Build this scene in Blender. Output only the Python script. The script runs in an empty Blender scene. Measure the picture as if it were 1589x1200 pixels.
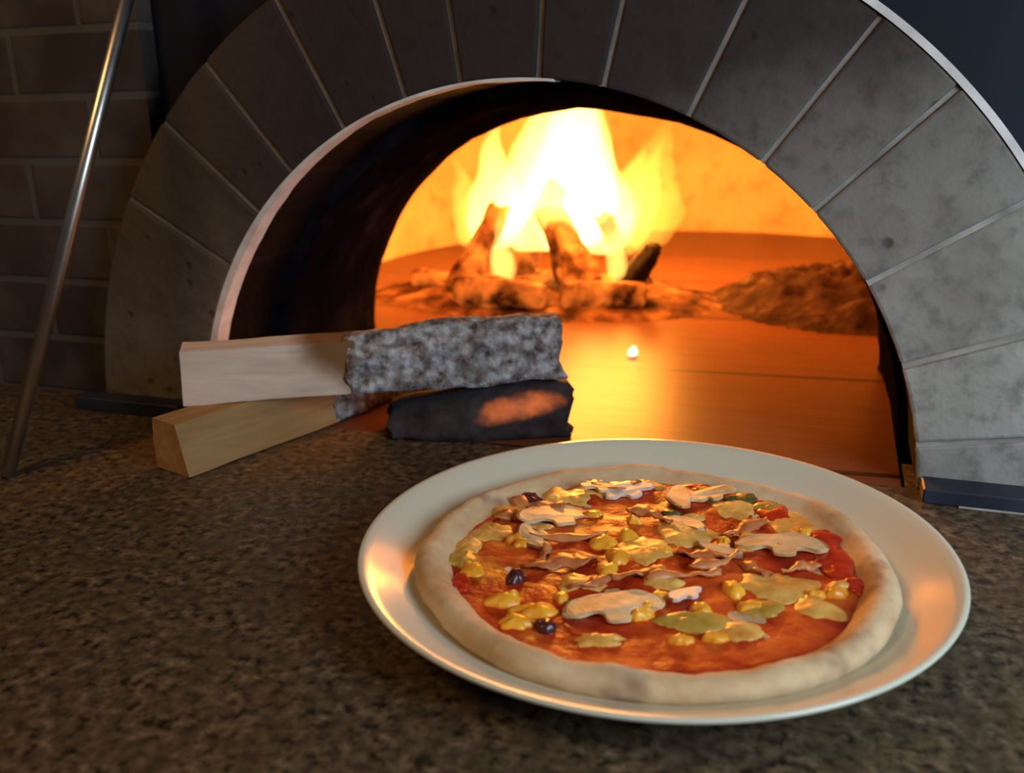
import bpy, bmesh, math, random
from mathutils import Vector, Matrix, noise

random.seed(7)
S = bpy.context.scene
COL = S.collection
PI = math.pi
R = math.radians

# ------------------------------------------------------------------ camera
def look_matrix(yaw, pitch, roll):
    cy, sy, cp, sp = math.cos(yaw), math.sin(yaw), math.cos(pitch), math.sin(pitch)
    f = Vector((-sy * cp, cy * cp, sp))
    r = Vector((cy, sy, 0))
    u = r.cross(f)
    r2 = math.cos(roll) * r + math.sin(roll) * u
    u2 = -math.sin(roll) * r + math.cos(roll) * u
    m = Matrix((r2, u2, -f)).transposed()
    return m.to_4x4()

cam_d = bpy.data.cameras.new('camera')
cam = bpy.data.objects.new('camera', cam_d)
COL.objects.link(cam)
cam.matrix_world = Matrix.Translation((0.2145, -0.6237, 0.2475)) @ look_matrix(0.337, -0.294, -0.018)
cam_d.sensor_width = 36
cam_d.lens = 36 * 1448 / 1589
cam_d.clip_start = 0.01
cam_d.dof.use_dof = True
cam_d.dof.focus_distance = 0.56
cam_d.dof.aperture_fstop = 7.0
S.camera = cam

# ------------------------------------------------------------------ world, lights, exposure
S.view_settings.view_transform = 'Standard'
S.view_settings.look = 'None'
S.view_settings.exposure = 0.0
S.view_settings.gamma = 1.0
S.view_settings.use_curve_mapping = False
w = bpy.data.worlds.new('world')
S.world = w
w.use_nodes = True
w.node_tree.nodes['Background'].inputs[0].default_value = (0.75, 0.8, 1.0, 1)
w.node_tree.nodes['Background'].inputs[1].default_value = 0.035

def aim(o, to):
    o.rotation_euler = (Vector(to) - o.location).to_track_quat('-Z', 'Y').to_euler()

def area(name, loc, to, power, color, sx, sy):
    d = bpy.data.lights.new(name, 'AREA')
    d.shape = 'RECTANGLE'
    d.size, d.size_y = sx, sy
    d.energy = power
    d.color = color
    o = bpy.data.objects.new(name, d)
    COL.objects.link(o)
    o.location = loc
    aim(o, to)
    return o

area('window_daylight', (0.72, -0.46, 0.34), (0.22, -0.08, 0.05), 4.9, (0.70, 0.87, 1.0), 0.32, 0.36)
area('room_ceiling_lamp', (-0.50, -0.72, 0.95), (-0.08, -0.20, 0.0), 3.6, (1.0, 0.58, 0.22), 0.35, 0.35)

def point(name, loc, power, color, rad):
    d = bpy.data.lights.new(name, 'POINT')
    d.energy = power
    d.color = color
    d.shadow_soft_size = rad
    o = bpy.data.objects.new(name, d)
    COL.objects.link(o)
    o.location = loc
    return o

FIRE_COL = (1.0, 0.33, 0.04)
point('fire_light', (-0.13, 0.55, 0.21), 7.5, FIRE_COL, 0.05)
point('fire_light_low', (-0.06, 0.47, 0.10), 0.8, FIRE_COL, 0.04)
point('fire_light_back', (-0.06, 0.70, 0.20), 9.0, FIRE_COL, 0.05)

# ------------------------------------------------------------------ materials
class Mat:
    """thin wrapper over a node tree"""
    def __init__(s, name):
        s.m = bpy.data.materials.new(name)
        s.m.use_nodes = True
        s.t = s.m.node_tree
        s.b = s.t.nodes['Principled BSDF']
        s.out = s.t.nodes['Material Output']
        s.co = s.n('ShaderNodeTexCoord')
    def n(s, kind, **kw):
        x = s.t.nodes.new(kind)
        for k, v in kw.items():
            setattr(x, k, v)
        return x
    def l(s, a, b):
        s.t.links.new(a, b)
    def val(s, sock, v):
        if hasattr(v, 'node'):
            s.l(v, sock)
        else:
            sock.default_value = v
    def mapped(s, scale=(1, 1, 1), src='Object', rot=(0, 0, 0), loc=(0, 0, 0)):
        m = s.n('ShaderNodeMapping')
        m.inputs['Scale'].default_value = scale
        m.inputs['Rotation'].default_value = rot
        m.inputs['Location'].default_value = loc
        s.l(s.co.outputs[src], m.inputs[0])
        return m.outputs[0]
    def noise(s, scale, detail=3, rough=0.5, vec=None, dist=0.0):
        x = s.n('ShaderNodeTexNoise')
        x.inputs['Scale'].default_value = scale
        x.inputs['Detail'].default_value = detail
        x.inputs['Roughness'].default_value = rough
        x.inputs['Distortion'].default_value = dist
        s.l(vec if vec is not None else s.co.outputs['Object'], x.inputs['Vector'])
        return x.outputs['Fac']
    def voronoi(s, scale, feature='F1', vec=None, out='Distance'):
        x = s.n('ShaderNodeTexVoronoi', feature=feature)
        x.inputs['Scale'].default_value = scale
        s.l(vec if vec is not None else s.co.outputs['Object'], x.inputs['Vector'])
        return x.outputs[out]
    def ramp(s, fac, stops, interp='LINEAR'):
        x = s.n('ShaderNodeValToRGB')
        x.color_ramp.interpolation = interp
        e = x.color_ramp.elements
        while len(e) > 1:
            e.remove(e[-1])
        e[0].position = stops[0][0]
        e[0].color = tuple(stops[0][1]) + (1,)
        for p, c in stops[1:]:
            k = e.new(p)
            k.color = tuple(c) + (1,)
        s.l(fac, x.inputs[0])
        return x.outputs[0]
    def mix(s, fac, a, b, blend='MIX'):
        x = s.n('ShaderNodeMix', data_type='RGBA', blend_type=blend)
        s.val(x.inputs[0], fac)
        for sock, v in ((x.inputs[6], a), (x.inputs[7], b)):
            s.val(sock, v if hasattr(v, 'node') else tuple(v) + (1,))
        return x.outputs[2]
    def math(s, op, a, b=0.0, c=None, clamp=False):
        x = s.n('ShaderNodeMath', operation=op, use_clamp=clamp)
        s.val(x.inputs[0], a)
        s.val(x.inputs[1], b)
        if c is not None:
            s.val(x.inputs[2], c)
        return x.outputs[0]
    def smooth(s, v, lo, hi):
        x = s.n('ShaderNodeMapRange', interpolation_type='SMOOTHSTEP')
        s.l(v, x.inputs[0])
        x.inputs[1].default_value = lo
        x.inputs[2].default_value = hi
        return x.outputs[0]
    def xyz(s, vec=None):
        x = s.n('ShaderNodeSeparateXYZ')
        s.l(vec if vec is not None else s.co.outputs['Object'], x.inputs[0])
        return x.outputs
    def bump(s, h, strength=0.3, dist=0.01):
        x = s.n('ShaderNodeBump')
        x.inputs['Strength'].default_value = strength
        x.inputs['Distance'].default_value = dist
        s.l(h, x.inputs['Height'])
        s.l(x.outputs[0], s.b.inputs['Normal'])
    def set(s, color=None, rough=0.7, metal=0.0, spec=None, coat=None, sss=None):
        if color is not None:
            s.val(s.b.inputs['Base Color'], color if hasattr(color, 'node') else tuple(color) + (1,))
        s.val(s.b.inputs['Roughness'], rough)
        s.b.inputs['Metallic'].default_value = metal
        if spec is not None:
            s.b.inputs['Specular IOR Level'].default_value = spec
        if coat is not None:
            s.b.inputs['Coat Weight'].default_value = coat
            s.b.inputs['Coat Roughness'].default_value = 0.1
        return s
    def emit(s, color, strength):
        s.val(s.b.inputs['Emission Color'], color if hasattr(color, 'node') else tuple(color) + (1,))
        s.val(s.b.inputs['Emission Strength'], strength)

M = {}

# granite worktop
k = Mat('granite')
n1 = k.noise(150, 3, 0.6)
n2 = k.noise(55, 2)
n3 = k.voronoi(230)
c = k.ramp(n1, [(0.36, (0.014, 0.009, 0.005)), (0.5, (0.088, 0.060, 0.032)), (0.62, (0.150, 0.106, 0.062)), (0.76, (0.25, 0.19, 0.125))])
c = k.mix(k.math('MULTIPLY', k.smooth(n2, 0.4, 0.62), 0.6), c, (0.066, 0.044, 0.024), 'MIX')
c = k.mix(k.math('MULTIPLY', k.smooth(n3, 0.32, 0.12), 0.5), c, (0.02, 0.016, 0.014))
k.set(c, 0.42, spec=0.35)
k.bump(n1, 0.05, 0.002)
M['granite'] = k.m

# arch stone with soot stains and painted lamp light
def stone(name):
    k = Mat(name)
    p = k.xyz()
    n1 = k.noise(9, 4, 0.6)
    n2 = k.noise(60, 4, 0.6)
    pits = k.voronoi(38)
    c = k.ramp(n1, [(0.3, (0.20, 0.18, 0.155)), (0.5, (0.30, 0.285, 0.26)), (0.7, (0.39, 0.38, 0.355))])
    c = k.mix(k.math('MULTIPLY', k.smooth(n2, 0.45, 0.72), 0.75), c, (0.15, 0.14, 0.125))
    c = k.mix(k.math('MULTIPLY', k.smooth(pits, 0.20, 0.08), 0.75), c, (0.07, 0.065, 0.06))
    # smoke stain over the crown of the mouth, plus painted light falloff towards the left
    s = k.math('ADD', k.math('MULTIPLY', p[2], 3.2), k.math('MULTIPLY', p[0], -1.0))
    s = k.math('ADD', s, k.math('MULTIPLY', k.math('SUBTRACT', n1, 0.5), 0.8))
    soot_shade = k.math('MULTIPLY', k.smooth(s, 0.15, 0.85), 0.96)
    c = k.mix(soot_shade, c, (0.026, 0.017, 0.0175))
    # dim warm lamp light on the left foot, painted into the stone colour
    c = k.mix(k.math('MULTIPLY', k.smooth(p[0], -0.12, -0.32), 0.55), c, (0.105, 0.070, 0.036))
    # the underside of the stones is black with smoke
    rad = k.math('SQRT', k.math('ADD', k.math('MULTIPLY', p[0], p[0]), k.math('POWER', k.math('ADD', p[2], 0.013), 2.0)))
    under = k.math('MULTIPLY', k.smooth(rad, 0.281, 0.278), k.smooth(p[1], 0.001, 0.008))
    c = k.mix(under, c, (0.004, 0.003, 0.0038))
    oi = k.n('ShaderNodeObjectInfo')
    c = k.mix(k.math('MULTIPLY', oi.outputs['Random'], 0.22), c, (0.05, 0.045, 0.04))
    k.set(c, 0.85, spec=0.04)
    k.bump(k.math('ADD', n2, k.math('MULTIPLY', k.smooth(pits, 0.16, 0.04), -1.0)), 0.35, 0.004)
    return k.m
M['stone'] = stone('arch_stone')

k = Mat('mortar')
n1 = k.noise(40, 3)
p = k.xyz()
c = k.ramp(n1, [(0.3, (0.20, 0.18, 0.16)), (0.7, (0.40, 0.37, 0.335))])
s_ = k.math('ADD', k.math('MULTIPLY', p[2], 3.2), k.math('MULTIPLY', p[0], -1.0))
c = k.mix(k.math('MULTIPLY', k.smooth(s_, 0.25, 0.98), 0.6), c, (0.06, 0.045, 0.04))
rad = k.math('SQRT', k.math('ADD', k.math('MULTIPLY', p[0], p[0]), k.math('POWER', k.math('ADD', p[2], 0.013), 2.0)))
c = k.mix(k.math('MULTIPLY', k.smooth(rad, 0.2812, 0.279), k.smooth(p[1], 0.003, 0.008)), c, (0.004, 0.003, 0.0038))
k.set(c, 0.9, spec=0.1)
k.bump(n1, 0.3, 0.003)
M['mortar'] = k.m

k = Mat('pale_edge')
n1 = k.noise(40, 3)
c = k.ramp(n1, [(0.3, (0.5, 0.48, 0.46)), (0.7, (0.75, 0.74, 0.73))])
k.set(c, 0.85, spec=0.15)
M['pale_edge'] = k.m

# sooty lining of the mouth
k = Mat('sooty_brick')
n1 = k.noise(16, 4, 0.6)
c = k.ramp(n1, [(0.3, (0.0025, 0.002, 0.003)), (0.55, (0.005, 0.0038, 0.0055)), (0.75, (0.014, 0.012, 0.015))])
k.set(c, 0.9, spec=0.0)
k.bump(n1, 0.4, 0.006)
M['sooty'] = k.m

# chamber clay
k = Mat('fire_clay')
n1 = k.noise(5, 4, 0.6)
n2 = k.noise(30, 3)
p = k.xyz()
c = k.ramp(n1, [(0.3, (0.48, 0.32, 0.19)), (0.6, (0.74, 0.55, 0.35)), (0.75, (0.82, 0.64, 0.43))])
c = k.mix(k.math('MULTIPLY', k.smooth(n2, 0.5, 0.75), 0.35), c, (0.25, 0.14, 0.08))
k.set(c, 0.95, spec=0.05)
k.bump(n2, 0.4, 0.01)
M['clay'] = k.m

# hearth tiles: wide refractory slabs with thin joints
k = Mat('hearth_tile')
v = k.mapped((1, 1, 1), loc=(0.9, 0.0, 0), rot=(0, 0, R(-4)))
br = k.n('ShaderNodeTexBrick')
k.l(v, br.inputs['Vector'])
br.inputs['Scale'].default_value = 1.0
br.inputs['Mortar Size'].default_value = 0.004
br.inputs['Brick Width'].default_value = 3.0
br.inputs['Row Height'].default_value = 0.235
br.inputs['Color1'].default_value = (0.135, 0.048, 0.021, 1)
br.inputs['Color2'].default_value = (0.115, 0.041, 0.018, 1)
br.inputs['Mortar'].default_value = (0.015, 0.007, 0.004, 1)
vs = k.mapped((3, 26, 3))
n1 = k.noise(1.6, 4, 0.6, vs)
n2 = k.noise(9, 3)
c = k.mix(k.math('MULTIPLY', k.smooth(n1, 0.45, 0.72), 0.55), br.outputs['Color'], (0.09, 0.035, 0.018))
c = k.mix(k.math('MULTIPLY', k.smooth(n2, 0.52, 0.75), 0.5), c, (0.08, 0.032, 0.018))
k.set(c, 0.36, spec=0.075)
k.bump(n1, 0.15, 0.004)
M['hearth'] = k.m

k = Mat('slate')
n1 = k.noise(25, 3)
k.set(k.ramp(n1, [(0.3, (0.012, 0.014, 0.024)), (0.7, (0.03, 0.035, 0.058))]), 0.5, spec=0.3)
M['slate'] = k.m

k = Mat('dark_paint')
n1 = k.noise(6, 3)
k.set(k.ramp(n1, [(0.3, (0.004, 0.005, 0.009)), (0.7, (0.009, 0.013, 0.028))]), 0.6, spec=0.2)
M['dark_paint'] = k.m

# brick wall
k = Mat('brown_brick')
v = k.mapped((1, 1, 1), rot=(R(-90), 0, 0))
br = k.n('ShaderNodeTexBrick')
k.l(v, br.inputs['Vector'])
br.inputs['Scale'].default_value = 1.0
br.inputs['Mortar Size'].default_value = 0.004
br.inputs['Mortar Smooth'].default_value = 0.5
br.inputs['Brick Width'].default_value = 0.15
br.inputs['Row Height'].default_value = 0.052
br.inputs['Color1'].default_value = (0.055, 0.036, 0.030, 1)
br.inputs['Color2'].default_value = (0.038, 0.028, 0.025, 1)
br.inputs['Mortar'].default_value = (0.075, 0.068, 0.062, 1)
n1 = k.noise(14, 4)
c = k.mix(k.math('MULTIPLY', k.smooth(n1, 0.42, 0.7), 0.6), br.outputs['Color'], (0.10, 0.085, 0.07))
k.set(c, 0.8, spec=0.2)
k.bump(k.math('MULTIPLY', br.outputs['Fac'], -1.0), 0.4, 0.006)
M['brick'] = k.m

k = Mat('brushed_steel')
n1 = k.noise(60, 2)
k.set((0.62, 0.58, 0.52), k.math('MULTIPLY_ADD', n1, 0.1, 0.28), 1.0)
M['steel'] = k.m

# woods (object x runs along the log)
def wood(name, lo, hi, scorch=None):
    k = Mat(name)
    v = k.mapped((6, 60, 60))
    n1 = k.noise(1.0, 4, 0.6, v, 0.6)
    c = k.ramp(n1, [(0.3, lo), (0.7, hi)])
    if scorch:
        n2 = k.noise(22, 3)
        p = k.xyz()
        s = k.math('ADD', p[0], k.math('MULTIPLY', k.math('SUBTRACT', n2, 0.5), 0.06))
        s = k.math('ADD', s, k.math('MULTIPLY', p[2], 0.7))
        c = k.mix(k.smooth(s, scorch[0], scorch[1]), c, (0.18, 0.085, 0.032))
    k.set(c, 0.75, spec=0.2)
    k.bump(n1, 0.25, 0.003)
    return k.m
M['pale_wood'] = wood('pale_split_wood', (0.50, 0.38, 0.30), (0.74, 0.62, 0.53), (0.105, 0.135))
M['tan_wood'] = wood('tan_split_wood', (0.30, 0.15, 0.05), (0.47, 0.27, 0.11))

k = Mat('ash')
n1 = k.noise(110, 4, 0.6)
n2 = k.voronoi(85)
p = k.xyz()
c = k.ramp(n1, [(0.33, (0.07, 0.055, 0.055)), (0.46, (0.24, 0.215, 0.21)), (0.6, (0.40, 0.40, 0.42)), (0.75, (0.60, 0.61, 0.65))])
c = k.mix(k.math('MULTIPLY', k.smooth(n2, 0.5, 0.75), 0.5), c, (0.06, 0.035, 0.03))
k.set(c, 0.95, spec=0.05)
k.bump(n1, 0.6, 0.01)
M['ash'] = k.m

def coal(name, glow):
    k = Mat(name)
    n1 = k.noise(30, 3, 0.55)
    c = k.ramp(n1, [(0.34, (0.022, 0.009, 0.006)), (0.5, (0.10, 0.04, 0.02)), (0.7, (0.26, 0.13, 0.06))])
    k.set(c, 0.9, spec=0.1)
    k.bump(n1, 0.6, 0.01)
    e = k.smooth(n1, 0.38, 0.75)
    k.emit((1.0, 0.20, 0.02), k.math('MULTIPLY', e, glow))
    return k.m
M['burning_wood'] = coal('burning_wood', 0.8)
M['ember_bed'] = coal('ember_bed', 0.12)
k = Mat('hot_coal')
n1 = k.noise(160, 2)
k.set((0.3, 0.12, 0.05), 0.9)
k.emit((1.0, 0.55, 0.22), k.math('MULTIPLY_ADD', n1, 6.0, 2.0))
M['hot_coal'] = k.m

k = Mat('charcoal')
n1 = k.noise(50, 4, 0.6)
k.set(k.ramp(n1, [(0.35, (0.012, 0.009, 0.008)), (0.7, (0.055, 0.042, 0.038))]), 0.85, spec=0.2)
k.bump(n1, 0.5, 0.006)
M['charcoal'] = k.m

k = Mat('firelit_charcoal')
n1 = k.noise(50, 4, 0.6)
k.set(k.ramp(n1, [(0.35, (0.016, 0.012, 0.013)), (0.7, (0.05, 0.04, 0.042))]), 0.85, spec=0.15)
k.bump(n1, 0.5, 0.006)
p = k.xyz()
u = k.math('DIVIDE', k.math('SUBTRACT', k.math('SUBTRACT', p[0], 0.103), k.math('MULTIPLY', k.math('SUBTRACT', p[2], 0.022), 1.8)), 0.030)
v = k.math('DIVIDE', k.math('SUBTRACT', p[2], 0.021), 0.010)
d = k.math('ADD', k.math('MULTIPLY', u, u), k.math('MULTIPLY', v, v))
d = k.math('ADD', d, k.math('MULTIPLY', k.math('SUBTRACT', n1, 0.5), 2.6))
k.emit((1.0, 0.22, 0.05), k.math('MULTIPLY', k.smooth(d, 1.5, -0.5), 0.62))  # orange patch: firelight from under the logs, put in as emission
M['charcoal_lit'] = k.m

k = Mat('grey_ash_heap')
n1 = k.noise(35, 5, 0.65)
k.set(k.ramp(n1, [(0.3, (0.015, 0.008, 0.006)), (0.55, (0.05, 0.026, 0.018)), (0.75, (0.13, 0.075, 0.05))]), 0.95, spec=0.05)
k.bump(n1, 0.7, 0.012)
M['ash_heap'] = k.m

# flame: glowing gas, a body of light with no surface
def flame_mat(name, col, strength):
    m = bpy.data.materials.new(name)
    m.use_nodes = True
    t = m.node_tree
    t.nodes.remove(t.nodes['Principled BSDF'])
    e = t.nodes.new('ShaderNodeEmission')
    e.inputs[0].default_value = col + (1,)
    e.inputs[1].default_value = strength
    t.links.new(e.outputs[0], t.nodes['Material Output'].inputs['Volume'])
    return m
M['flame'] = flame_mat('flame', (1.0, 0.50, 0.10), 85)
M['flame_faint'] = flame_mat('flame_faint', (1.0, 0.44, 0.05), 16)
M['flame_thin'] = flame_mat('flame_thin', (1.0, 0.42, 0.06), 38)

# crockery
k = Mat('white_glaze')
k.set((0.65, 0.63, 0.50), 0.16, spec=0.5)
M['plate'] = k.m

# pizza
k = Mat('baked_crust')
n1 = k.noise(30, 4, 0.6)
n2 = k.noise(16, 3, 0.6)
c = k.ramp(n1, [(0.3, (0.48, 0.29, 0.14)), (0.55, (0.66, 0.48, 0.28)), (0.75, (0.76, 0.62, 0.42))])
c = k.mix(k.math('MULTIPLY', k.smooth(n2, 0.55, 0.70), 0.85), c, (0.20, 0.085, 0.045))
k.set(c, 0.8, spec=0.2)
k.bump(n1, 0.35, 0.004)
M['crust'] = k.m

k = Mat('tomato_sauce')
n1 = k.noise(34, 4, 0.6)
n2 = k.noise(20, 3, 0.6, k.mapped((1, 1, 1), loc=(3, 1, 0)))
c = k.ramp(n1, [(0.3, (0.18, 0.008, 0.001)), (0.5, (0.46, 0.030, 0.003)), (0.7, (0.66, 0.11, 0.007))])
c = k.mix(k.smooth(n2, 0.56, 0.72), c, (0.60, 0.20, 0.02))
k.set(c, k.ramp(n1, [(0.3, (0.38,) * 3), (0.7, (0.62,) * 3)]), spec=0.5)
k.bump(n1, 0.6, 0.006)
M['sauce'] = k.m

def food(name, lo, hi, rough, scale=60, bump=0.3, spec=0.4):
    k = Mat(name)
    n1 = k.noise(scale, 3, 0.6)
    k.set(k.ramp(n1, [(0.32, lo), (0.68, hi)]), rough, spec=spec)
    k.bump(n1, bump, 0.004)
    return k.m
M['cheese'] = food('melted_cheese', (0.55, 0.22, 0.03), (0.82, 0.50, 0.13), 0.35)
M['golden'] = food('golden_cheese', (0.70, 0.24, 0.012), (0.95, 0.48, 0.04), 0.3)
M['olive_cheese'] = food('olive_tinted_cheese', (0.36, 0.20, 0.025), (0.55, 0.36, 0.07), 0.3)
M['mushroom'] = food('mushroom_flesh', (0.52, 0.32, 0.14), (0.78, 0.58, 0.33), 0.5)
M['white_mushroom'] = food('white_mushroom_flesh', (0.58, 0.50, 0.42), (0.74, 0.68, 0.60), 0.5)
M['mushroom_skin'] = food('mushroom_skin', (0.20, 0.11, 0.05), (0.36, 0.22, 0.11), 0.6)
M['ham'] = food('cooked_ham', (0.38, 0.09, 0.025), (0.60, 0.23, 0.075), 0.4, 45)
M['tomato'] = food('tomato_flesh', (0.38, 0.018, 0.006), (0.60, 0.05, 0.012), 0.25)
M['olive'] = food('black_olive_skin', (0.05, 0.012, 0.016), (0.11, 0.03, 0.03), 0.25)
M['basil'] = food('wilted_basil', (0.06, 0.06, 0.012), (0.12, 0.11, 0.03), 0.4)

# ------------------------------------------------------------------ mesh helpers
def finish(name, bm, mat, parent=None, smooth=True, loc=None, mats=None):
    bmesh.ops.recalc_face_normals(bm, faces=bm.faces)
    me = bpy.data.meshes.new(name)
    bm.to_mesh(me)
    bm.free()
    for mm in (mats or [mat]):
        me.materials.append(M[mm])
    if smooth:
        for p in me.polygons:
            p.use_smooth = True
    o = bpy.data.objects.new(name, me)
    COL.objects.link(o)
    if parent:
        o.parent = parent
    if loc is not None:
        o.location = loc
    return o

def tag(o, label=None, cat=None, group=None, kind=None):
    if label: o['label'] = label
    if cat: o['category'] = cat
    if group: o['group'] = group
    if kind: o['kind'] = kind
    return o

def empty(name, loc, rz=0.0):
    o = bpy.data.objects.new(name, None)
    COL.objects.link(o)
    o.location = loc
    o.rotation_euler = (0, 0, rz)
    o.empty_display_size = 0.02
    return o

def box(bm, a, b):
    vs = [bm.verts.new((x, y, z)) for x in (a[0], b[0]) for y in (a[1], b[1]) for z in (a[2], b[2])]
    for f in ((0, 1, 3, 2), (4, 6, 7, 5), (0, 4, 5, 1), (2, 3, 7, 6), (0, 2, 6, 4), (1, 5, 7, 3)):
        bm.faces.new([vs[i] for i in f])

def bevel(bm, w, seg=2):
    bmesh.ops.bevel(bm, geom=bm.edges[:], offset=w, segments=seg, profile=0.5, affect='EDGES')

def loft(bm, rings, cap=True, closed=True):
    vr = [[bm.verts.new(p) for p in r] for r in rings]
    n = len(vr[0])
    for a, b in zip(vr[:-1], vr[1:]):
        for i in range(n if closed else n - 1):
            j = (i + 1) % n
            bm.faces.new((a[i], a[j], b[j], b[i]))
    if cap:
        bm.faces.new(vr[0][::-1])
        bm.faces.new(vr[-1])
    return vr

def lathe(bm, prof, seg=96, center=(0, 0)):
    """prof: list of (r, z); r=0 ends are closed to a point"""
    prev = None
    for r, z in prof:
        if r < 1e-6:
            cur = [bm.verts.new((center[0], center[1], z))]
        else:
            cur = [bm.verts.new((center[0] + r * math.cos(2 * PI * i / seg), center[1] + r * math.sin(2 * PI * i / seg), z)) for i in range(seg)]
        if prev:
            for i in range(seg):
                j = (i + 1) % seg
                if len(prev) == 1 and len(cur) > 1:
                    bm.faces.new((prev[0], cur[j], cur[i]))
                elif len(cur) == 1 and len(prev) > 1:
                    bm.faces.new((prev[i], prev[j], cur[0]))
                elif len(cur) > 1:
                    bm.faces.new((prev[i], prev[j], cur[j], cur[i]))
        prev = cur

def tube(bm, a, b, r, seg=24, r2=None, caps=True):
    a, b = Vector(a), Vector(b)
    d = (b - a).normalized()
    u = d.orthogonal().normalized()
    v = d.cross(u)
    r2 = r if r2 is None else r2
    rings = []
    for p, rr in ((a, r), (b, r2)):
        rings.append([p + rr * (math.cos(2 * PI * i / seg) * u + math.sin(2 * PI * i / seg) * v) for i in range(seg)])
    loft(bm, rings, caps)

def fbm(p, s, seed=0.0):
    q = Vector(p) * s + Vector((seed * 3.7, seed * 1.3, seed * 2.1))
    return noise.fractal(q, 0.8, 2.0, 3)

def roughen(bm, amp, scale, seed=0.0):
    bm.normal_update()
    for v in bm.verts:
        v.co += v.normal * fbm(v.co, scale, seed) * amp

def log_mesh(length, section, nx=28, sub=3, amp=0.002, scale=25, seed=0.0, taper=None, jag=0.0):
    """split log lying along +x; section is a list of (y, z); taper(t) -> (sy, sz)"""
    bm = bmesh.new()
    pts = []
    n = len(section)
    for i in range(n):
        a, b = section[i], section[(i + 1) % n]
        for q in range(sub):
            t = q / sub
            pts.append((a[0] + (b[0] - a[0]) * t, a[1] + (b[1] - a[1]) * t))
    cyy = sum(p[0] for p in pts) / len(pts)
    rings = []
    for i in range(nx + 1):
        t = i / nx
        sy, sz = taper(t) if taper else (1, 1)
        ring = []
        for y, z in pts:
            x = length * t
            if jag and i in (0, nx):
                x += jag * fbm((y, z, i), 60, seed)
            ring.append(Vector((x, cyy + (y - cyy) * sy, z * sz)))
        rings.append(ring)
    loft(bm, rings)
    bm.normal_update()
    for v in bm.verts:
        dz = fbm((v.co.x * 0.35, v.co.y, v.co.z), scale, seed) * amp * min(1.0, 0.35 + 8 * min(v.co.x, length - v.co.x) / length)
        v.co += v.normal * dz
    return bm

# ------------------------------------------------------------------ setting: walls, floor
CZ = -0.013                # height of the arch centre relative to the worktop
R0, R1 = 0.277, 0.383      # inner and outer radius of the stone arch

def structure(name, bm, mat, smooth=False):
    return tag(finish(name, bm, mat, None, smooth), kind='structure')

bm = bmesh.new()
box(bm, (-1.5, 0.022, 0.0), (-0.318, 0.14, 1.4))
structure('wall_left', bm, 'brick')

# dark wall round the arch: a slab with a half-round hole for the oven
bm = bmesh.new()
N = 48
inner, outer = [], []
for i in range(N + 1):
    a = PI * i / N
    d = Vector((math.cos(a), math.sin(a)))
    inner.append((0.372 * d.x, CZ + 0.372 * d.y if 0 < i < N else 0.0))
    t = min(1.6 / max(1e-6, abs(d.x)), 1.4 / max(1e-6, abs(d.y)))
    outer.append((d.x * t, max(0.0, d.y * t)))
for yy in (0.040, 0.14):
    vi = [bm.verts.new((p[0], yy, p[1])) for p in inner]
    vo = [bm.verts.new((p[0], yy, p[1])) for p in outer]
    for i in range(N):
        bm.faces.new((vi[i], vi[i + 1], vo[i + 1], vo[i]))
structure('wall_back', bm, 'dark_paint')

bm = bmesh.new()
box(bm, (-2.0, -2.5, -0.95), (2.0, 0.0, -0.9))
structure('floor', bm, 'slate')

bm = bmesh.new()
box(bm, (0.279, -0.024, 0.0), (1.2, -0.0005, 0.010))
bevel(bm, 0.001, 1)
structure('baseboard_right', bm, 'slate')
bm = bmesh.new()
box(bm, (-0.40, -0.020, 0.0), (-0.292, -0.0005, 0.012))
bevel(bm, 0.001, 1)
structure('baseboard_left', bm, 'slate')
bm = bmesh.new()
tube(bm, (0.30, -0.0255, 0.0008), (1.2, -0.0255, 0.0008), 0.0008, 8)
structure('trim_1', bm, 'mortar')

# worktop
bm = bmesh.new()
out = [(-1.2, -0.95), (1.2, -0.95), (1.2, 0.045), (0.2705, 0.045), (0.2705, 0.0), (-0.2705, 0.0), (-0.2705, 0.045), (-1.2, 0.045)]
loft(bm, [[(x, y, -0.05) for x, y in out], [(x, y, 0.0) for x, y in out]])
tag(finish('countertop', bm, 'granite', None, False), 'speckled brown granite worktop in front of the oven mouth', 'countertop')

# ------------------------------------------------------------------ the oven
oven = tag(empty('pizza_oven', (0, 0, 0)), 'wood-fired oven with a round arch of sooty stone blocks and a glowing chamber', 'oven')
DEP = 0.10
def arc_pt(r, a, y):
    return (r * math.cos(a), y, CZ + r * math.sin(a))

def voussoir(a0, a1, seed):
    bm = bmesh.new()
    g = 0.0016
    nseg = max(3, int((a1 - a0) / R(3)))
    rings = []
    rg = random.Random(seed)
    pr = rg.uniform(-0.001, 0.0012)
    for i in range(nseg + 1):
        t = i / nseg
        a = a0 + (a1 - a0) * t
        off = g * (1 - t) - g * t
        ring = []
        for r, y in ((R0, pr), (R1, pr), (R1, DEP), (R0, DEP)):
            ring.append(arc_pt(r, a + (g / r if i == 0 else -g / r if i == nseg else 0), y))
        rings.append(ring)
    loft(bm, rings)
    bmesh.ops.remove_doubles(bm, verts=bm.verts, dist=1e-6)
    es = [e for e in bm.edges if len(e.link_faces) == 2 and e.calc_face_angle() > 0.7]
    bmesh.ops.bevel(bm, geom=es, offset=0.0022, segments=2, profile=0.5, affect='EDGES')
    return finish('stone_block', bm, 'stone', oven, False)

J = [2.75, 9, 20, 32.2, 44, 53.2, 64.7, 77, 86.3, 97.9, 106.8, 118, 129.6, 138.7, 149.6, 177.25]
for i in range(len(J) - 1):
    voussoir(R(J[i]), R(J[i + 1]), i)

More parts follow.
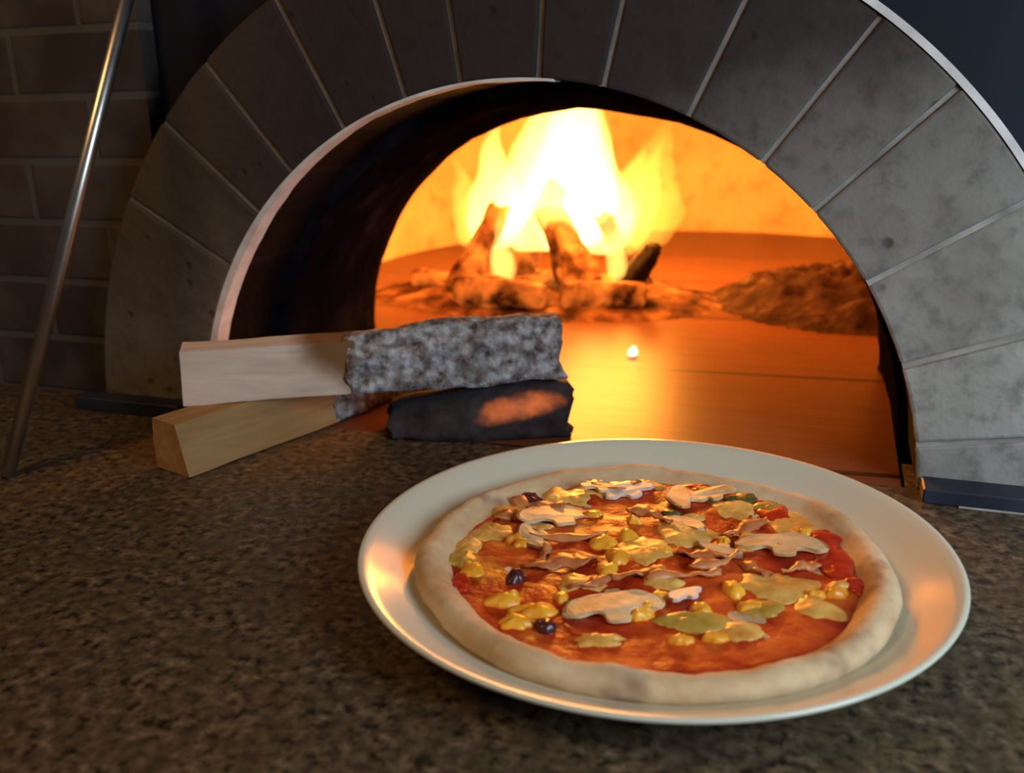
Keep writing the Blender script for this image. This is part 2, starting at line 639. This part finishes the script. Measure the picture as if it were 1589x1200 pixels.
def half_ring(bm, r0, r1, y0, y1, a0, a1, n=90, fr0=None):
    rings = []
    for i in range(n + 1):
        a = a0 + (a1 - a0) * i / n
        ri = r0 if fr0 is None else fr0(a)
        rings.append([arc_pt(ri, a, y0), arc_pt(r1, a, y0), arc_pt(r1, a, y1), arc_pt(ri, a, y1)])
    loft(bm, rings)

bm = bmesh.new()
half_ring(bm, R0 + 0.0006, R1 - 0.001, 0.0022, DEP - 0.002, R(2.8), R(177.2))
finish('mortar', bm, 'mortar', oven, False)

# pale lip along the left half of the opening, painted as a lit edge
bm = bmesh.new()
def lip_r(a):
    d = math.degrees(a)
    th = 0.0016 + 0.0040 * max(0, min(1, (d - 118) / 30)) * (1 if d < 172 else 0.75)
    th += 0.0012 * fbm((d * 0.08, 0, 0), 1.0)
    return R0 - max(0.001, th)
half_ring(bm, R0, R0 + 0.0005, 0.0, 0.016, R(84), R(179), 120, lip_r)
finish('lit_edge_lip', bm, 'pale_edge', oven, False)

# pale rim on the outer edge of the stones
bm = bmesh.new()
half_ring(bm, R1, R1 + 0.0045, -0.001, 0.040, R(8), R(62), 60)
finish('outer_rim', bm, 'pale_edge', oven, False)

# sooty lining from the back of the stones to the chamber
C1, RR1 = (-0.035, 0.0055), 0.235
bm = bmesh.new()
rings_in = []
NS, NA = 8, 72
grid = []
for j in range(NS + 1):
    t = j / NS
    y = DEP - 0.004 + (0.297 - DEP + 0.004) * t
    rr = 0.270 + (RR1 - 0.270) * t
    cx, cz = C1[0] * t, CZ + (C1[1] - CZ) * t
    row = []
    for i in range(NA + 1):
        a = PI * (-0.06 + 1.12 * i / NA)
        r2 = rr + 0.0025 * fbm((math.cos(a), y * 3, math.sin(a)), 5, 2)
        sx = 1 + 0.26 * t if math.cos(a) > 0 else 1.0     # the mouth is wider on its right side
        row.append(bm.verts.new((cx + sx * r2 * math.cos(a), y, cz + r2 * math.sin(a))))
    grid.append(row)
for j in range(NS):
    for i in range(NA):
        bm.faces.new((grid[j][i], grid[j][i + 1], grid[j + 1][i + 1], grid[j + 1][i]))
# front shoulder between the stones and the lining, and the chamber-side face of the mouth wall
fr = [bm.verts.new(arc_pt(0.30, PI * (-0.06 + 1.12 * i / NA), DEP - 0.004)) for i in range(NA + 1)]
bk = [bm.verts.new((C1[0] + 0.62 * math.cos(PI * (-0.06 + 1.12 * i / NA)), 0.297, C1[1] + 0.62 * math.sin(PI * (-0.06 + 1.12 * i / NA)))) for i in range(NA + 1)]
for i in range(NA):
    bm.faces.new((fr[i], fr[i + 1], grid[0][i + 1], grid[0][i]))
    bm.faces.new((grid[NS][i], grid[NS][i + 1], bk[i + 1], bk[i]))
finish('mouth_lining', bm, 'sooty', oven, True)

# domed chamber
DC, DR, DH = (0.0, 0.76), 0.50, 0.36
bm = bmesh.new()
prof = [(DR, -0.03), (DR, 0.03)]
for i in range(1, 15):
    a = i / 14 * PI / 2
    prof.append((DR * math.cos(a) ** 0.55 if i < 14 else 0.0, 0.03 + (DH - 0.03) * math.sin(a) ** 0.62))
lathe(bm, prof, 72, DC)
def in_mouth(c):
    return c.y < 0.5 and math.hypot(c.x, max(0, c.z)) < 0.315 and c.z < 0.27
kill = [f for f in bm.faces if f.calc_center_median().y < 0.300 or in_mouth(f.calc_center_median())]
bmesh.ops.delete(bm, geom=kill, context='FACES')
roughen(bm, 0.006, 9, 3)
finish('dome', bm, 'clay', oven, True)

bm = bmesh.new()
box(bm, (-0.50, 0.0, -0.06), (0.50, 1.25, 0.0))
# keep the hearth inside the stone arch near the front
bm2 = bmesh.new()
out = [(-0.268, 0.0002), (0.268, 0.0002), (0.268, 0.297), (0.52, 0.30), (0.52, 1.30), (-0.52, 1.30), (-0.52, 0.30), (-0.268, 0.297)]
loft(bm2, [[(x, y, -0.06) for x, y in out], [(x, y, 0.0) for x, y in out]])
bm.free()
finish('hearth', bm2, 'hearth', oven, False)

# ------------------------------------------------------------------ fire
fire_wood = [
    # base, tip, radius, material, label
    ((-0.075, 0.490, 0.020), (-0.142, 0.555, 0.110), 0.027, 'burning_wood', 'thick orange burning log leaning at the middle of the fire'),
    ((-0.245, 0.495, 0.018), (-0.205, 0.540, 0.118), 0.020, 'burning_wood', 'brown burning log leaning at the left of the fire'),
    ((-0.200, 0.590, 0.018), (-0.135, 0.570, 0.145), 0.022, 'burning_wood', 'tall burning log behind the thick orange log'),
    ((-0.225, 0.455, 0.022), (-0.115, 0.440, 0.024), 0.023, 'burning_wood', 'dull red log lying at the front of the fire'),
    ((-0.095, 0.455, 0.020), (0.000, 0.485, 0.024), 0.021, 'burning_wood', 'reddish log lying low at the right front of the fire'),
    ((-0.045, 0.545, 0.016), (0.004, 0.500, 0.078), 0.017, 'charcoal', 'black charred log end at the right edge of the fire'),
    ((-0.030, 0.590, 0.016), (-0.068, 0.545, 0.105), 0.018, 'burning_wood', 'small greyish log leaning beside the black log end'),
    ((-0.325, 0.535, 0.018), (-0.240, 0.520, 0.020), 0.019, 'burning_wood', 'dark red log lying at the far left of the fire'),
]
for n, (a, b, rad, mat, label) in enumerate(fire_wood):
    a, b = Vector(a), Vector(b)
    L = (b - a).length
    sec = []
    rg = random.Random(40 + n)
    for i in range(6):
        an = 2 * PI * i / 6 + rg.uniform(-0.2, 0.2)
        r = rad * rg.uniform(0.8, 1.1)
        sec.append((r * math.cos(an), r * math.sin(an)))
    bm = log_mesh(L, sec, 14, 3, rad * 0.30, 45, n + 3, lambda t: (1 - 0.25 * t * t, 1 - 0.25 * t * t), jag=0.012)
    o = finish('burning_log', bm, mat, None, True)
    d = (b - a).normalized()
    o.rotation_mode = 'QUATERNION'
    o.rotation_quaternion = d.to_track_quat('X', 'Z')
    o.location = a
    tag(o, label, 'firewood', 'logs in the fire')

def trim_heap(bm):
    bmesh.ops.delete(bm, geom=[f for f in bm.faces if max(v.co.z for v in f.verts) < 0.00045], context='FACES')

# bed of embers under the logs
bm = bmesh.new()
NX, NY = 64, 40
g = []
for j in range(NY + 1):
    row = []
    for i in range(NX + 1):
        u, v = i / NX * 2 - 1, j / NY * 2 - 1
        rr = math.hypot(u, v)
        x, y = -0.15 + 0.24 * u, 0.56 + 0.15 * v
        h = 0.022 * max(0, 1 - rr ** 2.2)
        h += 0.012 * max(0, 1 - rr) ** 0.5 * abs(fbm((x, y, 0), 42, 5)) if rr < 1 else 0
        row.append(bm.verts.new((x, y, 0.0004 + h)))
    g.append(row)
for j in range(NY):
    for i in range(NX):
        bm.faces.new((g[j][i], g[j][i + 1], g[j + 1][i + 1], g[j + 1][i]))
trim_heap(bm)
tag(finish('embers', bm, 'ember_bed'), 'bed of red embers under the burning logs', 'embers', kind='stuff')

# dark heap of spent ash along the right of the hearth
bm = bmesh.new()
g = []
for j in range(NY + 1):
    row = []
    for i in range(NX + 1):
        u, v = i / NX * 2 - 1, j / NY * 2 - 1
        rr = math.hypot(u, v)
        x, y = 0.235 + 0.17 * u - 0.02 * v, 0.60 + 0.17 * v
        h = 0.045 * max(0, 1 - rr ** 2)
        h += 0.022 * max(0, 1 - rr) ** 0.5 * fbm((x, y, 0), 26, 8) if rr < 1 else 0
        row.append(bm.verts.new((x, y, max(h, 0.0) + 0.0004)))
    g.append(row)
for j in range(NY):
    for i in range(NX):
        bm.faces.new((g[j][i], g[j][i + 1], g[j + 1][i + 1], g[j + 1][i]))
trim_heap(bm)
tag(finish('ash', bm, 'ash_heap'), 'low dark heap of spent ash at the right of the hearth', 'ash', kind='stuff')

# flames
fire = tag(empty('fire', (-0.13, 0.54, 0.02)), 'tall white and yellow flames rising from the burning logs', 'fire')
def flame(base, tip, width, mat, seed):
    base, tip = Vector(base), Vector(tip)
    bm = bmesh.new()
    seg, n = 20, 26
    rings = []
    d = tip - base
    for i in range(n + 1):
        t = i / n
        r = width * (math.sin(PI * min(1, t * 0.985 + 0.015) ** 0.55) ** 0.9 if t < 1 else 0) 
        r = max(r, 0.0006) * (1 - 0.35 * t)
        sway = Vector((fbm((t * 1.6, seed, 0), 1.0), fbm((t * 1.6, seed, 9), 1.0), 0)) * 0.025 * t
        c = base + d * t + sway - fire.location
        rings.append([c + Vector((r * math.cos(2 * PI * k / seg) * (1 + 0.25 * fbm((k * 0.8, t * 3, seed), 1.0)),
                                  r * 0.8 * math.sin(2 * PI * k / seg), 0)) for k in range(seg)])
    loft(bm, rings)
    return finish('flame', bm, mat, fire, True)
flames = [
    ((-0.170, 0.56, 0.06), (-0.135, 0.60, 0.310), 0.064, 'flame'),
    ((-0.115, 0.56, 0.06), (-0.110, 0.58, 0.300), 0.056, 'flame'),
    ((-0.070, 0.55, 0.06), (-0.080, 0.57, 0.235), 0.046, 'flame'),
    ((-0.225, 0.56, 0.06), (-0.225, 0.59, 0.235), 0.044, 'flame'),
    ((-0.040, 0.55, 0.06), (-0.004, 0.56, 0.215), 0.026, 'flame_thin'),
    ((-0.070, 0.59, 0.08), (-0.030, 0.60, 0.200), 0.036, 'flame_thin'),
    ((-0.180, 0.475, 0.03), (-0.184, 0.49, 0.125), 0.018, 'flame'),
    ((-0.262, 0.57, 0.06), (-0.275, 0.60, 0.190), 0.026, 'flame_thin'),
    ((-0.035, 0.48, 0.04), (-0.040, 0.50, 0.125), 0.015, 'flame'),
    ((-0.150, 0.63, 0.05), (-0.120, 0.66, 0.330), 0.075, 'flame'),
    ((-0.050, 0.64, 0.05), (-0.010, 0.68, 0.235), 0.060, 'flame_faint'),
]
for i, (a, b, wd, mt) in enumerate(flames):
    flame(a, b, wd, mt, i * 1.7 + 0.4)

# a stray glowing coal on the hearth
bm = bmesh.new()
bmesh.ops.create_icosphere(bm, subdivisions=3, radius=0.0052)
roughen(bm, 0.0022, 160, 2)
o = finish('ember', bm, 'hot_coal', None, True, (0.027, 0.284, 0.0042))
tag(o, 'single bright glowing coal lying on the hearth', 'ember')

# ------------------------------------------------------------------ split logs at the mouth
def place_log(o, a, b):
    a, b = Vector(a), Vector(b)
    o.location = a
    o.rotation_mode = 'QUATERNION'
    o.rotation_quaternion = (b - a).normalized().to_track_quat('X', 'Z')

# pale log: lies across the tan log, its far part burnt to ash
LA = 0.2906
pale = tag(empty('split_log', (0, 0, 0)), 'pale split log with an ash-grey burnt end reaching into the oven', 'firewood', 'split logs at the oven mouth')
secA = [(0.0, 0.0), (0.010, 0.038), (0.028, 0.042), (0.048, 0.018), (0.042, 0.0)]
bm = log_mesh(0.127, secA, 26, 5, 0.0016, 30, 1.0)
finish('bare_wood', bm, 'pale_wood', pale, False)
secC = [(-0.001, 0.0), (0.004, 0.027), (0.014, 0.043), (0.032, 0.044), (0.050, 0.020), (0.042, 0.0)]
def tc(t):
    return (1.0, 0.93 + 0.16 * min(1, t * 2.0) - 0.15 * max(0, t - 0.75))
bm = log_mesh(LA - 0.126, secC, 60, 8, 0.0036, 60, 6.0, tc, jag=0.005)
finish('charred_end', bm, 'ash', pale, True, (0.122, -0.0012, 0.0))
place_log(pale, (-0.231, -0.085, 0.0385), (0.022, 0.058, 0.0400))

# tan wedge lying on the worktop
tan = tag(empty('split_log', (0, 0, 0)), 'tan split log lying on the granite under the pale log', 'firewood', 'split logs at the oven mouth')
secB = [(-0.002, 0.0), (0.008, 0.037), (0.034, 0.0375), (0.036, 0.0)]
bm = log_mesh(0.145, secB, 26, 5, 0.0008, 30, 9.0, lambda t: (1.0, 1.0))
finish('bare_wood', bm, 'tan_wood', tan, False)
bm = log_mesh(0.150, secB, 40, 8, 0.0022, 60, 4.0, lambda t: (1.0, 1.0 - 0.25 * t), jag=0.004)
finish('charred_end', bm, 'ash', tan, True, (0.143, 0.0, 0.0006))
place_log(tan, (-0.203, -0.124, 0.0008), (-0.125, 0.134, 0.0008))

# dark log that carries the burnt end, with a painted patch of firelight
sec = [(0.0, 0.0), (0.016, 0.026), (0.030, 0.034), (0.052, 0.033), (0.060, 0.0)]
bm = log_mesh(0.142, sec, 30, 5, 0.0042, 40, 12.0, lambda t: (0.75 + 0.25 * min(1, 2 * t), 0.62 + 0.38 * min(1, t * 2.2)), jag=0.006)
black = finish('dark_log', bm, 'charcoal_lit', None, True)
tag(black, 'dark log with one painted patch of firelight under the burnt grey log end', 'firewood')
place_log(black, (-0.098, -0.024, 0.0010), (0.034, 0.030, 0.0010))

# ------------------------------------------------------------------ steel pole by the brick wall
bm = bmesh.new()
tube(bm, (-0.330, -0.159, 0.0), (-0.2655, 0.034, 0.470), 0.0052, 28)
pole = tag(finish('metal_pole', bm, 'steel', None, True), 'thin steel pole leaning in front of the brown brick wall', 'pole')

# ------------------------------------------------------------------ plate
PC = Vector((0.1331, -0.1727, 0.0))
bm = bmesh.new()
prof = [(0.0, 0.0035), (0.078, 0.0032), (0.080, 0.0), (0.088, 0.0), (0.090, 0.003), (0.118, 0.0065), (0.138, 0.0135), (0.151, 0.0205),
        (0.1540, 0.0228), (0.1545, 0.0240), (0.1538, 0.0250), (0.1515, 0.0246), (0.147, 0.0222), (0.136, 0.0165), (0.124, 0.0102), (0.112, 0.0075), (0.095, 0.0068), (0.0, 0.0068)]
lathe(bm, prof, 128)
plate = finish('plate', bm, 'plate', None, True, PC)
tag(plate, 'round white plate holding the pizza on the granite', 'plate')

# ------------------------------------------------------------------ pizza
PZ = Vector((0.1350, -0.1780, 0.0072))
pizza = tag(empty('pizza', PZ), 'baked pizza with mushrooms, ham and cheese on the white plate', 'pizza')
PR = 0.1235
def edge_r(a):
    return PR * (1 + 0.020 * fbm((math.cos(a) * 1.2, math.sin(a) * 1.2, 0), 1.0, 1) + 0.008 * fbm((math.cos(a) * 5, math.sin(a) * 5, 0), 1.0, 2))
def top_z(x, y):
    """height of the topped surface of the pizza, pizza coordinates"""
    r = math.hypot(x, y) / PR
    return 0.0078 + 0.0010 * fbm((x, y, 0), 40, 4) - 0.0006 * r
bm = bmesh.new()
SEG = 144
cprof = [(0.0, 0.0005), (0.80, 0.0005), (0.93, 0.0008), (0.985, 0.0040), (1.0, 0.0085), (0.985, 0.0130), (0.95, 0.0155), (0.905, 0.0145), (0.872, 0.0105), (0.84, 0.0068), (0.0, 0.0062)]
prev = None
for q, (f, z) in enumerate(cprof):
    if f == 0:
        cur = [bm.verts.new((0, 0, z))]
    else:
        cur = []
        for i in range(SEG):
            a = 2 * PI * i / SEG
            nb = max(0.0, math.cos(a - 1.90))      # the rim is thinner on the side by the oven
            r = edge_r(a) * (1 - (1 - f) * (1 - 0.5 * nb) if 0.85 < f < 0.98 else f)
            zz = z * (1 - 0.22 * nb) if z > 0.0105 else z
            if z > 0.007 and f > 0.85:
                zz = zz * (1 + 0.16 * fbm((math.cos(a) * 3, math.sin(a) * 3, 0), 1.0, 6)) + 0.0009 * fbm((math.cos(a) * 14, math.sin(a) * 14, f * 9), 1.0, 7)
            cur.append(bm.verts.new((r * math.cos(a), r * math.sin(a), zz)))
    if prev:
        for i in range(SEG):
            j = (i + 1) % SEG
            if len(prev) == 1: bm.faces.new((prev[0], cur[j], cur[i]))
            elif len(cur) == 1: bm.faces.new((prev[i], prev[j], cur[0]))
            else: bm.faces.new((prev[i], prev[j], cur[j], cur[i]))
    prev = cur
finish('crust', bm, 'crust', pizza, True)

bm = bmesh.new()
NR = 30
prev = [bm.verts.new((0, 0, top_z(0, 0)))]
for q in range(1, NR + 1):
    cur = []
    for i in range(SEG):
        a = 2 * PI * i / SEG
        rmax = edge_r(a) * (0.872 + 0.055 * max(0.0, math.cos(a - 1.90)) + 0.03 * fbm((math.cos(a) * 4, math.sin(a) * 4, 0), 1.0, 9))
        r = rmax * q / NR
        x, y = r * math.cos(a), r * math.sin(a)
        z = top_z(x, y) + 0.0013 * fbm((x, y, 0), 85, 11) * (1 - (q / NR) ** 6)
        if q == NR: z = 0.0064
        cur.append(bm.verts.new((x, y, z)))
    for i in range(SEG):
        j = (i + 1) % SEG
        if len(prev) == 1: bm.faces.new((prev[0], cur[i], cur[j]))
        else: bm.faces.new((prev[i], cur[i], cur[j], prev[j]))
    prev = cur
finish('tomato_sauce', bm, 'sauce', pizza, True)

def blob(name, x, y, lx, ly, h, rot, mat, seed, lift=0.0):
    """soft irregular lump laid on the sauce"""
    bm = bmesh.new()
    seg = 30
    prof = [(0.0, 1.0), (0.35, 0.97), (0.62, 0.82), (0.84, 0.52), (0.96, 0.18), (1.0, -0.15), (0.9, -0.5), (0.0, -0.5)]
    prev = None
    cr, sr = math.cos(rot), math.sin(rot)
    for f, hz in prof:
        n = 1 if f == 0 else seg
        cur = []
        for i in range(n):
            a = 2 * PI * i / seg
            wob = 1 + 0.38 * fbm((math.cos(a) * 1.3, math.sin(a) * 1.3, 0), 1.0, seed)
            px, py = f * wob * lx * math.cos(a), f * wob * ly * math.sin(a)
            gx, gy = x + cr * px - sr * py, y + sr * px + cr * py
            z = top_z(gx, gy) + lift + h * hz * (1 + 0.55 * fbm((gx, gy, 0), 120, seed))
            cur.append(bm.verts.new((gx, gy, z)))
        if prev:
            for i in range(seg):
                j = (i + 1) % seg
                if len(prev) == 1: bm.faces.new((prev[0], cur[i], cur[j]))
                elif len(cur) == 1: bm.faces.new((prev[i], cur[0], prev[j]))
                else: bm.faces.new((prev[i], cur[i], cur[j], prev[j]))
        prev = cur
    return finish(name, bm, mat, pizza, True)

MUSH_KEY = [(-1.0, 0.12), (-0.90, 0.50), (-0.50, 0.85), (0.0, 0.95), (0.5, 0.85), (0.90, 0.50), (1.0, 0.12),
            (0.80, -0.10), (0.45, 0.02), (0.26, -0.12), (0.22, -0.42), (0.0, -0.52), (-0.22, -0.42), (-0.26, -0.12), (-0.45, 0.02), (-0.80, -0.10)]
def smooth_loop(pts, sub):
    out, n = [], len(pts)
    for i in range(n):
        p0, p1, p2, p3 = (pts[(i + q - 1) % n] for q in range(4))
        for q in range(sub):
            t = q / sub
            out.append(tuple(0.5 * (2 * b + (c - a) * t + (2 * a - 5 * b + 4 * c - d) * t * t + (3 * b - a - 3 * c + d) * t ** 3)
                             for a, b, c, d in zip(p0, p1, p2, p3)))
    return out
MUSH = smooth_loop(MUSH_KEY, 4)
def mushroom(x, y, size, rot, mat, seed, lift=0.0012, tilt=0.0, thick=0.0022, flat=1.0):
    """a slice cut through cap and stem"""
    bm = bmesh.new()
    cr, sr = math.cos(rot), math.sin(rot)
    rings = []
    for zz, sc in ((0.0, 0.94), (0.18, 1.0), (0.8, 1.0), (1.0, 0.93)):
        ring = []
        for px, py in MUSH:
            px, py = 1.25 * px * size * sc, 0.95 * py * size * sc * flat
            w = 1 + 0.09 * fbm((px * 45, py * 45, 0), 1.0, seed)
            px, py = px * w, py * w
            gx, gy = x + cr * px - sr * py, y + sr * px + cr * py
            z = top_z(gx, gy) + lift + zz * thick + px * tilt + 0.0014 * fbm((gx, gy, 0), 38, seed)
            ring.append((gx, gy, z))
        rings.append(ring)
    vr = loft(bm, rings)
    o = finish('mushroom_slice', bm, mat, pizza, False)
    o.data.materials.append(M['mushroom_skin'])
    n = len(MUSH)
    for p in o.data.polygons:
        if len(p.vertices) == 4 and max(v % n for v in p.vertices) <= 24:
            p.material_index = 1
    return o

def ham(x, y, length, width, rot, seed, bend=0.3, lift=0.0014):
    """a curled strip"""
    bm = bmesh.new()
    n = 16
    rings = []
    for i in range(n + 1):
        t = i / n - 0.5
        ang = rot + bend * t * 2
        cx = x + length * t * math.cos(rot) - bend * length * t * t * math.sin(rot)
        cy = y + length * t * math.sin(rot) + bend * length * t * t * math.cos(rot)
        nx, ny = -math.sin(ang), math.cos(ang)
        wd = width * (0.75 + 0.35 * fbm((t * 5, 0, 0), 1.0, seed)) * (1 - (2 * abs(t)) ** 5 * 0.6)
        zb = top_z(cx, cy) + lift + 0.0018 * fbm((t * 4, 1, 0), 1.0, seed)
        tw = 0.0016 * math.sin(t * 7 + seed)
        rings.append([(cx - nx * wd, cy - ny * wd, zb - tw), (cx, cy, zb + 0.0003), (cx + nx * wd, cy + ny * wd, zb + tw),
                      (cx + nx * wd * 0.95, cy + ny * wd * 0.95, zb + tw + 0.0014), (cx, cy, zb + 0.0020), (cx - nx * wd * 0.95, cy - ny * wd * 0.95, zb - tw + 0.0014)])
    loft(bm, rings)
    return finish('ham_strip', bm, 'ham', pizza, True)

def inside(x, y, lim=0.097):
    r = math.hypot(x, y)
    return (x, y) if r < lim else (x * lim / r, y * lim / r)

VIEW = 0.337
TOPS = {
'cheese': [(-0.0969, 0.0880, 0.0109, 0.0149), (-0.1166, 0.0464, 0.0119, 0.0116), (-0.0635, 0.0675, 0.0127, 0.0117), (-0.0923, 0.0064, 0.0124, 0.0115), (0.0112, 0.0345, 0.0172, 0.0161), (0.0349, 0.0801, 0.0114, 0.0166), (0.0759, 0.0727, 0.0132, 0.0208), (0.0643, -0.0091, 0.0191, 0.0169), (-0.0485, 0.0847, 0.0121, 0.0141), (-0.0057, 0.0094, 0.0139, 0.0150), (0.0522, -0.0574, 0.0117, 0.0077), (-0.0075, -0.0846, 0.0116, 0.0053), (-0.1022, -0.0120, 0.0079, 0.0125), (0.0850, -0.0262, 0.0103, 0.0109), (-0.0243, 0.1028, 0.0123, 0.0095), (0.0172, 0.1265, 0.0149, 0.0099), (-0.0297, -0.0354, 0.0117, 0.0092), (0.0106, -0.0229, 0.0097, 0.0092), ],
    'golden': [(-0.0606, -0.0652, 0.0094, 0.0055), (-0.0429, -0.0692, 0.0111, 0.0064), (-0.0477, -0.0816, 0.0078, 0.0051), (-0.0291, 0.0104, 0.0071, 0.0078), (-0.0165, -0.0057, 0.0068, 0.0087), (-0.0181, -0.0211, 0.0060, 0.0069), (-0.0173, 0.0223, 0.0064, 0.0072), (0.0448, -0.0212, 0.0051, 0.0077), (0.0275, -0.0736, 0.0058, 0.0037), (-0.0345, -0.0538, 0.0044, 0.0056), (-0.0878, -0.0390, 0.0067, 0.0084), (0.0331, -0.0455, 0.0055, 0.0047), (0.0418, -0.0663, 0.0058, 0.0038), ],
    'olive_cheese': [(0.0301, -0.0561, 0.0179, 0.0085), (0.0589, -0.0343, 0.0110, 0.0072), (-0.0967, -0.0303, 0.0090, 0.0102), (0.0665, 0.1035, 0.0101, 0.0089), ],
    'tomato': [(-0.0414, 0.1196, 0.0186, 0.0101), (0.0584, 0.0785, 0.0097, 0.0145), (-0.0922, -0.0547, 0.0053, 0.0093), (0.0980, 0.0243, 0.0119, 0.0215), (0.0108, 0.1134, 0.0122, 0.0085), (0.0929, 0.0560, 0.0091, 0.0099), (-0.0624, 0.1028, 0.0084, 0.0087), (0.1026, 0.0021, 0.0063, 0.0094), ],
    'olive': [(-0.1128, 0.0720, 0.0074, 0.0094), (-0.0621, -0.0412, 0.0046, 0.0061), (-0.0333, -0.0807, 0.0048, 0.0044), ],
    'basil': [(0.0516, 0.1255, 0.0105, 0.0064), (-0.0003, 0.0589, 0.0053, 0.0054), ],
}
KIND = {'cheese': ('cheese_patch', 0.0022, 0.0), 'golden': ('cheese_lump', 0.0032, 0.0003), 'olive_cheese': ('cheese_patch', 0.0024, 0.0002),
        'tomato': ('tomato_piece', 0.0024, 0.0002), 'olive': ('olive_slice', 0.0040, 0.0004), 'basil': ('basil_leaf', 0.0016, 0.0010)}
sd = 20
rb = random.Random(11)
for i in range(26):
    a, r = rb.uniform(0, 2 * PI), 0.094 * math.sqrt(rb.random())
    TOPS['golden' if i % 3 else 'cheese'].append((r * math.cos(a), r * math.sin(a), rb.uniform(0.0035, 0.0075), rb.uniform(0.0028, 0.005)))
for mat, rows in TOPS.items():
    nm, h, lift = KIND[mat]
    for x, y, lx, ly in rows:
        sd += 1
        x, y = inside(x, y, 0.108 - 0.6 * max(lx, ly))
        blob(nm, x, y, lx, ly, h, VIEW, mat, sd * 1.37, lift)
for mi, (x, y, size, rot) in enumerate([(-0.0588, 0.0327, 0.0206, 0.3), (-0.065, 0.0061, 0.0122, 2.0), (-0.0275, 0.0804, 0.0142, 0.4), (0.0091, 0.0842, 0.0187, 1.2), (0.0657, 0.0289, 0.0198, -0.2), (-0.0056, -0.0606, 0.02, 0.1), (0.0251, -0.0353, 0.0094, 0.8), (0.034, 0.0216, 0.0103, 2.5), (0.008, 0.0431, 0.0124, -0.8), (-0.0724, 0.1237, 0.0113, 0.2), (0.0354, 0.1496, 0.0127, 0.3)]):
    sd += 1
    x, y = inside(x, y, 0.092)
    mushroom(x, y, size, VIEW + rot, 'white_mushroom' if mi in (2, 6) else 'mushroom', sd * 0.7, tilt=0.10 * math.sin(sd * 2.1))
for x, y, length, width, rot in [(-0.0456, -0.0192, 0.0406, 0.007, 0.1), (-0.0478, 0.0088, 0.0428, 0.0036, 0.0), (0.0343, 0.0031, 0.0333, 0.0036, 0.5), (0.019, -0.0147, 0.0391, 0.0031, 0.1), (-0.0946, 0.0602, 0.032, 0.0069, -0.4), (-0.0031, -0.0201, 0.0289, 0.0041, 0.2), (-0.0226, -0.0367, 0.0258, 0.0033, 0.5), (0.0449, 0.0499, 0.0359, 0.005, 0.6), (-0.0858, 0.0283, 0.0272, 0.0053, 0.2), (-0.0102, 0.0512, 0.0299, 0.0053, -0.7), (0.0544, 0.0012, 0.0196, 0.0042, -1.0), (-0.0452, 0.1022, 0.0331, 0.0043, 0.1), (-0.0551, -0.0137, 0.0207, 0.0033, 1.2), (0.0745, 0.0111, 0.0237, 0.0032, 0.3), (0.0252, 0.011, 0.0272, 0.0033, -0.3)]:
    sd += 1
    x, y = inside(x, y, 0.092)
    ham(x, y, length, width, VIEW + rot, sd * 0.9, 0.5 * math.sin(sd * 1.3))
